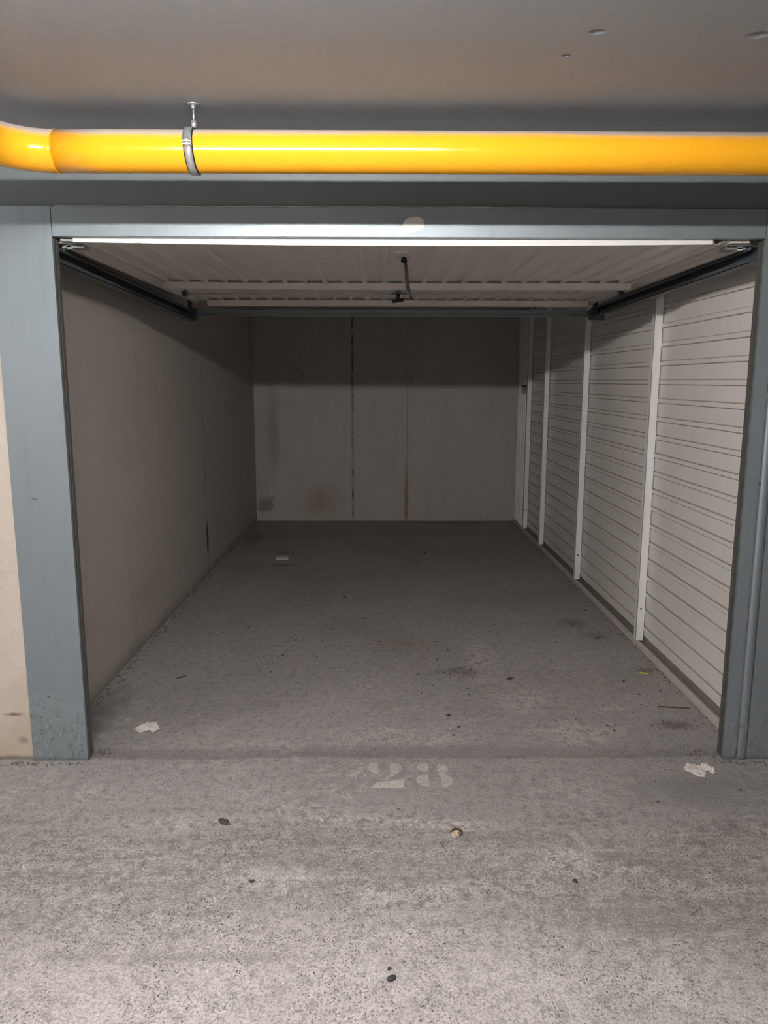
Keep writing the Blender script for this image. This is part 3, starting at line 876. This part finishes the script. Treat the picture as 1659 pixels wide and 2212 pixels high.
crumple('paper_scrap', [(-1.0618, 3.1032), (-1.0568, 3.122), (-1.0415, 3.1355), (-1.031, 3.1575), (-1.0195, 3.1727), (-1.0104, 3.1629), (-1.0092, 3.1797), (-0.9919, 3.1754), (-0.9775, 3.1684), (-0.9768, 3.1573), (-0.9631, 3.1353), (-0.9545, 3.1135), (-0.9637, 3.0948), (-0.9764, 3.0763), (-0.9903, 3.0949), (-1.0012, 3.103), (-1.0073, 3.095), (-1.0165, 3.0817), (-1.0233, 3.0686), (-1.0474, 3.0845)],
        M_paper, 0.016, 'crumpled white paper scrap inside the bay near the left post', 'paper scrap', 3)
crumple('paper_scrap', [(1.2017, 2.7697), (1.2177, 2.7883), (1.2447, 2.7911), (1.2579, 2.7809), (1.2698, 2.7752), (1.2811, 2.7953), (1.3013, 2.7952), (1.3128, 2.775), (1.316, 2.7495), (1.3091, 2.7272), (1.2957, 2.719), (1.2877, 2.7301), (1.2933, 2.7496), (1.2741, 2.7413), (1.2713, 2.7163), (1.2529, 2.6946), (1.2354, 2.7028), (1.2172, 2.7165), (1.2194, 2.7359), (1.199, 2.7415)],
        M_paper, 0.013, 'flattened torn tissue on the lane floor beside the right post', 'tissue', 11)
crumple('dry_leaf', [(0.2452, 2.3413), (0.2532, 2.3461), (0.2603, 2.3509), (0.2721, 2.346), (0.2700, 2.3330), (0.2660, 2.320), (0.2600, 2.308), (0.2546, 2.3032), (0.2472, 2.3127)],
        M_leaf, 0.006, 'small curled beige leaf with dark edge in front of the painted number', 'leaf', 5, 60)
lf = bpy.data.objects['dry_leaf']
bm = new_bm()
sweep(bm, [(0.243, 2.336, .004), (0.251, 2.346, .008), (0.260, 2.351, .009), (0.270, 2.348, .008), (0.281, 2.341, .006), (0.280, 2.328, .004), (0.271, 2.314, .003)], [.0016, .0026, .0028, .003, .0034, .0028, .0015], 7)
for v in bm.verts: v.co -= lf.location
rim = bpy.data.meshes.new('leaf_rim'); bmesh.ops.recalc_face_normals(bm, faces=bm.faces); bm.to_mesh(rim); bm.free()
rim.materials.append(M_leafrim.m)
ro = bpy.data.objects.new('leaf_rim', rim); COL.objects.link(ro); ro.parent = lf
crumple('brown_leaf', [(-0.5566, 2.4162), (-0.5429, 2.4275), (-0.5214, 2.4161), (-0.5065, 2.3881), (-0.5212, 2.3827), (-0.5425, 2.3938)],
        M_brown, 0.007, 'small dark brown shrivelled leaf lying alone on the lane floor', 'leaf', 8, 70)

# white plastic piece deep in the bay
t = thing('plastic_piece', 'small white flat plastic piece on the floor deep in the bay', 'plastic piece', (-0.826, 6.345, 0))
bm = new_bm()
prism(bm, [(-0.885, 6.392), (-0.857, 6.402), (-0.800, 6.385), (-0.795, 6.318), (-0.874, 6.318)], 0.0005, 0.014)
obj('sleeve', bm, M_wrap, t, bevel=0.002)
bm = new_bm()
prism(bm, [(-0.795, 6.388), (-0.778, 6.362), (-0.767, 6.322), (-0.784, 6.300), (-0.815, 6.300), (-0.815, 6.388)], 0.0005, 0.017)
obj('tip', bm, M_wrap, t, bevel=0.003)

bm = new_bm()
sweep(bm, [(1.362, 3.7515, 0.0042), (1.380, 3.7455, 0.0042), (1.402, 3.7385, 0.0042)], 0.0042, 10)
tag(obj('plastic_strip', bm, M_green), 'tiny bright yellow green plastic strip by the right wall', 'plastic strip')
bm = new_bm()
sweep(bm, [(1.309, 3.340, 0.003), (1.35, 3.331, 0.004), (1.40, 3.326, 0.0035), (1.448, 3.319, 0.003)], [0.0025, .003, .003, .002], 8)
tag(obj('twig', bm, M_stick), 'thin straight twig on the floor beside the right wall', 'twig')
bm = new_bm()
sweep(bm, [(-1.032, 3.680, 0.003), (-1.015, 3.697, 0.0045), (-1.004, 3.706, 0.0035), (-0.990, 3.727, 0.003)], [0.0022, .003, .0032, .002], 8)
tag(obj('twig', bm, M_crumb), 'short bent twig on the bay floor towards the left wall', 'twig')

def pebble_bm(r, seed, flat=0.6, elong=1.3):
    bm = new_bm()
    bmesh.ops.create_icosphere(bm, subdivisions=2, radius=1.0)
    for v in bm.verts:
        k = 1 + 0.35 * noise.noise(v.co * 1.4 + Vector((seed, 0, 0))) + 0.15 * noise.noise(v.co * 3.3 + Vector((0, seed, 0)))
        v.co = Vector((v.co.x * r * elong * k, v.co.y * r * k, v.co.z * r * flat * k))
    z = min(v.co.z for v in bm.verts)
    for v in bm.verts: v.co.z -= z
    return bm

for i, (x, y, s, lab) in enumerate(((0.029, 1.737, 0.0155, 'small dark grey pebble just behind the larger pebble on the near lane floor'),
                                    (0.034, 1.703, 0.027, 'larger dark grey pebble of the close pair on the near lane floor'),
                                    (0.598, 2.083, 0.022, 'flat dark pebble on speckled lane floor right of the leaf'),
                                    (-0.383, 2.087, 0.018, 'lone dark pebble on the lane floor left of centre'))):
    o = obj('pebble', pebble_bm(s * 0.34, 10 + i * 3.1, 0.5), M_stone)
    o.location = (x, y, 0); o.rotation_euler.z = random.uniform(0, 3)
    tag(o, lab, 'pebble')

CR = [(-0.24, 5.172, 0.0293), (-0.374, 4.834, 0.0122), (-0.099, 4.675, 0.0207), (-0.731, 4.686, 0.0119), (-0.8, 4.501, 0.0257), (-0.335, 4.5, 0.0171), (-0.296, 4.482, 0.0142), (-0.252, 4.378, 0.0111), (-0.62, 4.387, 0.0111), (-0.485, 4.271, 0.019), (-0.329, 4.263, 0.0163), (0.015, 4.412, 0.0168), (0.009, 4.246, 0.027), (-0.746, 4.224, 0.0107), (-0.719, 4.161, 0.0106), (-0.562, 3.775, 0.0193), (-0.571, 3.907, 0.01), (-0.632, 3.998, 0.0128), (-0.53, 4.019, 0.0231), (-0.338, 3.99, 0.0178), (-0.746, 3.928, 0.01), (-0.765, 3.725, 0.0119), (-0.444, 3.511, 0.0136), (-0.349, 3.511, 0.0113), (-0.173, 3.626, 0.0093), (-0.105, 3.59, 0.0092), (0.294, 3.974, 0.0127), (0.323, 3.96, 0.0177), (0.392, 4.098, 0.0235), (0.341, 4.245, 0.0216), (0.166, 4.106, 0.0105), (0.091, 3.899, 0.01), (0.205, 3.741, 0.0168), (0.317, 3.811, 0.0122), (0.427, 3.811, 0.022), (0.395, 3.79, 0.0171), (-0.978, 4.321, 0.0165), (-0.938, 4.405, 0.014), (0.474, 4.213, 0.0134), (0.483, 3.791, 0.0243), (0.465, 3.73, 0.0192), (0.51, 3.765, 0.0145), (0.45, 3.76, 0.0144), (0.507, 3.69, 0.0119), (0.34, 3.766, 0.0145), (0.372, 3.747, 0.012), (0.251, 3.673, 0.0142), (0.272, 3.595, 0.0116), (0.211, 3.498, 0.0158), (0.441, 3.554, 0.016), (0.439, 3.481, 0.0135), (0.476, 3.525, 0.0114), (0.673, 3.677, 0.0426), (0.319, 3.248, 0.0295), (0.353, 3.131, 0.0183), (0.324, 3.055, 0.0179), (0.639, 3.559, 0.0115), (0.66, 3.257, 0.0085), (1.102, 4.497, 0.0172), (1.211, 4.542, 0.026), (1.301, 4.292, 0.0328), (1.04, 4.228, 0.0189), (1.372, 4.852, 0.0277), (1.242, 3.639, 0.0258), (1.385, 3.517, 0.0204), (1.267, 3.478, 0.018), (1.236, 3.36, 0.0152), (1.166, 3.275, 0.0128), (1.027, 3.092, 0.0181), (1.013, 3.143, 0.0184), (1.202, 3.141, 0.0102), (0.889, 3.208, 0.0125), (1.031, 2.948, 0.0116), (0.922, 3.611, 0.014), (-0.302, 3.11, 0.0081), (0.306, 2.951, 0.0096), (1.012, 2.527, 0.0134), (0.072, 2.483, 0.0099), (1.348, 2.605, 0.0155), (0.411, 6.559, 0.0409)]
protos = []
for k in range(4):
    o = obj('dirt_crumb', pebble_bm(0.5, 40 + 7 * k, 0.42, 1.5), M_crumb)
    protos.append(o)
for i, (x, y, s) in enumerate(CR):
    o = protos[i] if i < 4 else protos[i % 4].copy()
    if i >= 4: COL.objects.link(o)
    o.location = (x, y, 0)
    k = s * 0.62
    o.scale = (k, k * random.uniform(0.7, 1.1), k * 0.8)
    o.rotation_euler.z = random.uniform(0, 6.28)
    tag(o, 'tiny dark crumb of dirt scattered on the bare concrete floor', 'crumb', 'dirt crumbs on the floor')

# loose dirt along the foot of the walls: nobody could count it
def grit(bm, x, y, r):
    n = random.choice((4, 5, 6))
    a0 = random.uniform(0, 6.28)
    hh = r * random.uniform(0.5, 1.0)
    base = [bm.verts.new((x + r * cos(a0 + 6.283 * k / n) * random.uniform(.6, 1.2), y + r * sin(a0 + 6.283 * k / n) * random.uniform(.6, 1.2), 0.0)) for k in range(n)]
    top = bm.verts.new((x + r * random.uniform(-.3, .3), y + r * random.uniform(-.3, .3), hh))
    for k in range(n): bm.faces.new((base[k], base[(k + 1) % n], top))
    bm.faces.new(base[::-1])
def heaps(bm, spots):
    for cx, cy, rx, ry, n in spots:
        for i in range(n):
            x, y = random.gauss(cx, rx), random.gauss(cy, ry)
            if y > 2.86 and (x < -1.34 + 0.0067 * (y - 2.9) or x > XP(y) - 0.055 or y > YB - 0.01): continue
            if y < 2.90 and y > 2.832 and (x < -1.16 or x > 1.385): continue
            grit(bm, x, y, random.uniform(0.002, 0.006))
bm = new_bm()
for i in range(420):
    y = 3.0 + 5.1 * random.random() ** 1.1
    x = -1.355 + 0.0067 * (y - 2.9) + 0.010 + abs(random.gauss(0, 0.03)) * (1.6 if noise.noise((y * 2.3, 0, 0)) > 0.15 else 0.8)
    grit(bm, x, y, random.uniform(0.002, 0.007) * (1.8 if random.random() < 0.06 else 1))
heaps(bm, ((-1.18, 7.3, 0.06, 0.25, 120), (-1.145, 2.90, 0.03, 0.02, 60)))
tag(obj('dirt', bm, M_dirt), 'loose dirt along the foot of the bare concrete left wall', 'dirt', kind='stuff')
bm = new_bm()
for i in range(380):
    y = 3.05 + 5.0 * random.random()
    x = XP(y) - 0.050 - abs(random.gauss(0, 0.03)) * (1.8 if noise.noise((y * 1.9, 4, 0)) > 0.1 else 0.5)
    grit(bm, x, y, random.uniform(0.002, 0.006) * (1.8 if random.random() < 0.06 else 1))
heaps(bm, ((1.23, 4.58, 0.05, 0.05, 70), (1.30, 4.34, 0.05, 0.06, 70), (1.40, 3.79, 0.03, 0.03, 40), (1.42, 5.35, 0.05, 0.1, 60), (1.32, 3.15, 0.06, 0.03, 120), (1.33, 2.90, 0.04, 0.03, 70)))
tag(obj('dirt', bm, M_dirt), 'loose dirt along the base of the white ribbed steel wall', 'dirt', kind='stuff')
bm = new_bm()
heaps(bm, ((0.2, 8.05, 0.7, 0.03, 160), (-0.9, 8.07, 0.3, 0.03, 80)))
tag(obj('dirt', bm, M_dirt), 'loose dirt along the foot of the back wall', 'dirt', kind='stuff')
bm = new_bm()
heaps(bm, ((-0.83, 6.55, 0.06, 0.06, 50), (-0.79, 6.12, 0.08, 0.05, 60)))
tag(obj('dirt', bm, M_dirt), 'dark dirt lying around the white plastic piece', 'dirt', kind='stuff')
bm = new_bm()
heaps(bm, ((0.42, 3.78, 0.10, 0.06, 90),))
tag(obj('dirt', bm, M_dirt), 'patch of dark grit in the middle of the bay floor', 'dirt', kind='stuff')
bm = new_bm()
heaps(bm, ((1.45, 2.812, 0.06, 0.009, 60),))
tag(obj('dirt', bm, M_dirt), 'grit on the lane floor against the foot of the right door post', 'dirt', kind='stuff')
bm = new_bm()
heaps(bm, ((-1.40, 2.812, 0.12, 0.009, 110),))
tag(obj('dirt', bm, M_dirt), 'grit on the lane floor against the foot of the left door post', 'dirt', kind='stuff')

# ------------------------------------------------------------------ world and view
w = bpy.data.worlds.new('world'); scene.world = w
w.use_nodes = True
w.node_tree.nodes['Background'].inputs[0].default_value = (0.5, 0.55, 0.6, 1)
w.node_tree.nodes['Background'].inputs[1].default_value = 0.02
vs = scene.view_settings
vs.view_transform = 'Standard'; vs.look = 'None'; vs.gamma = 1.0; vs.use_curve_mapping = False
vs.exposure = 2.03
scene.display_settings.display_device = 'sRGB'
scene.cycles.use_denoising = True
scene.cycles.max_bounces = 5
scene.cycles.diffuse_bounces = 4
scene.cycles.glossy_bounces = 3
scene.cycles.use_adaptive_sampling = True
scene.cycles.adaptive_threshold = 0.08
scene.cycles.adaptive_min_samples = 12
scene.cycles.sample_clamp_indirect = 6.0
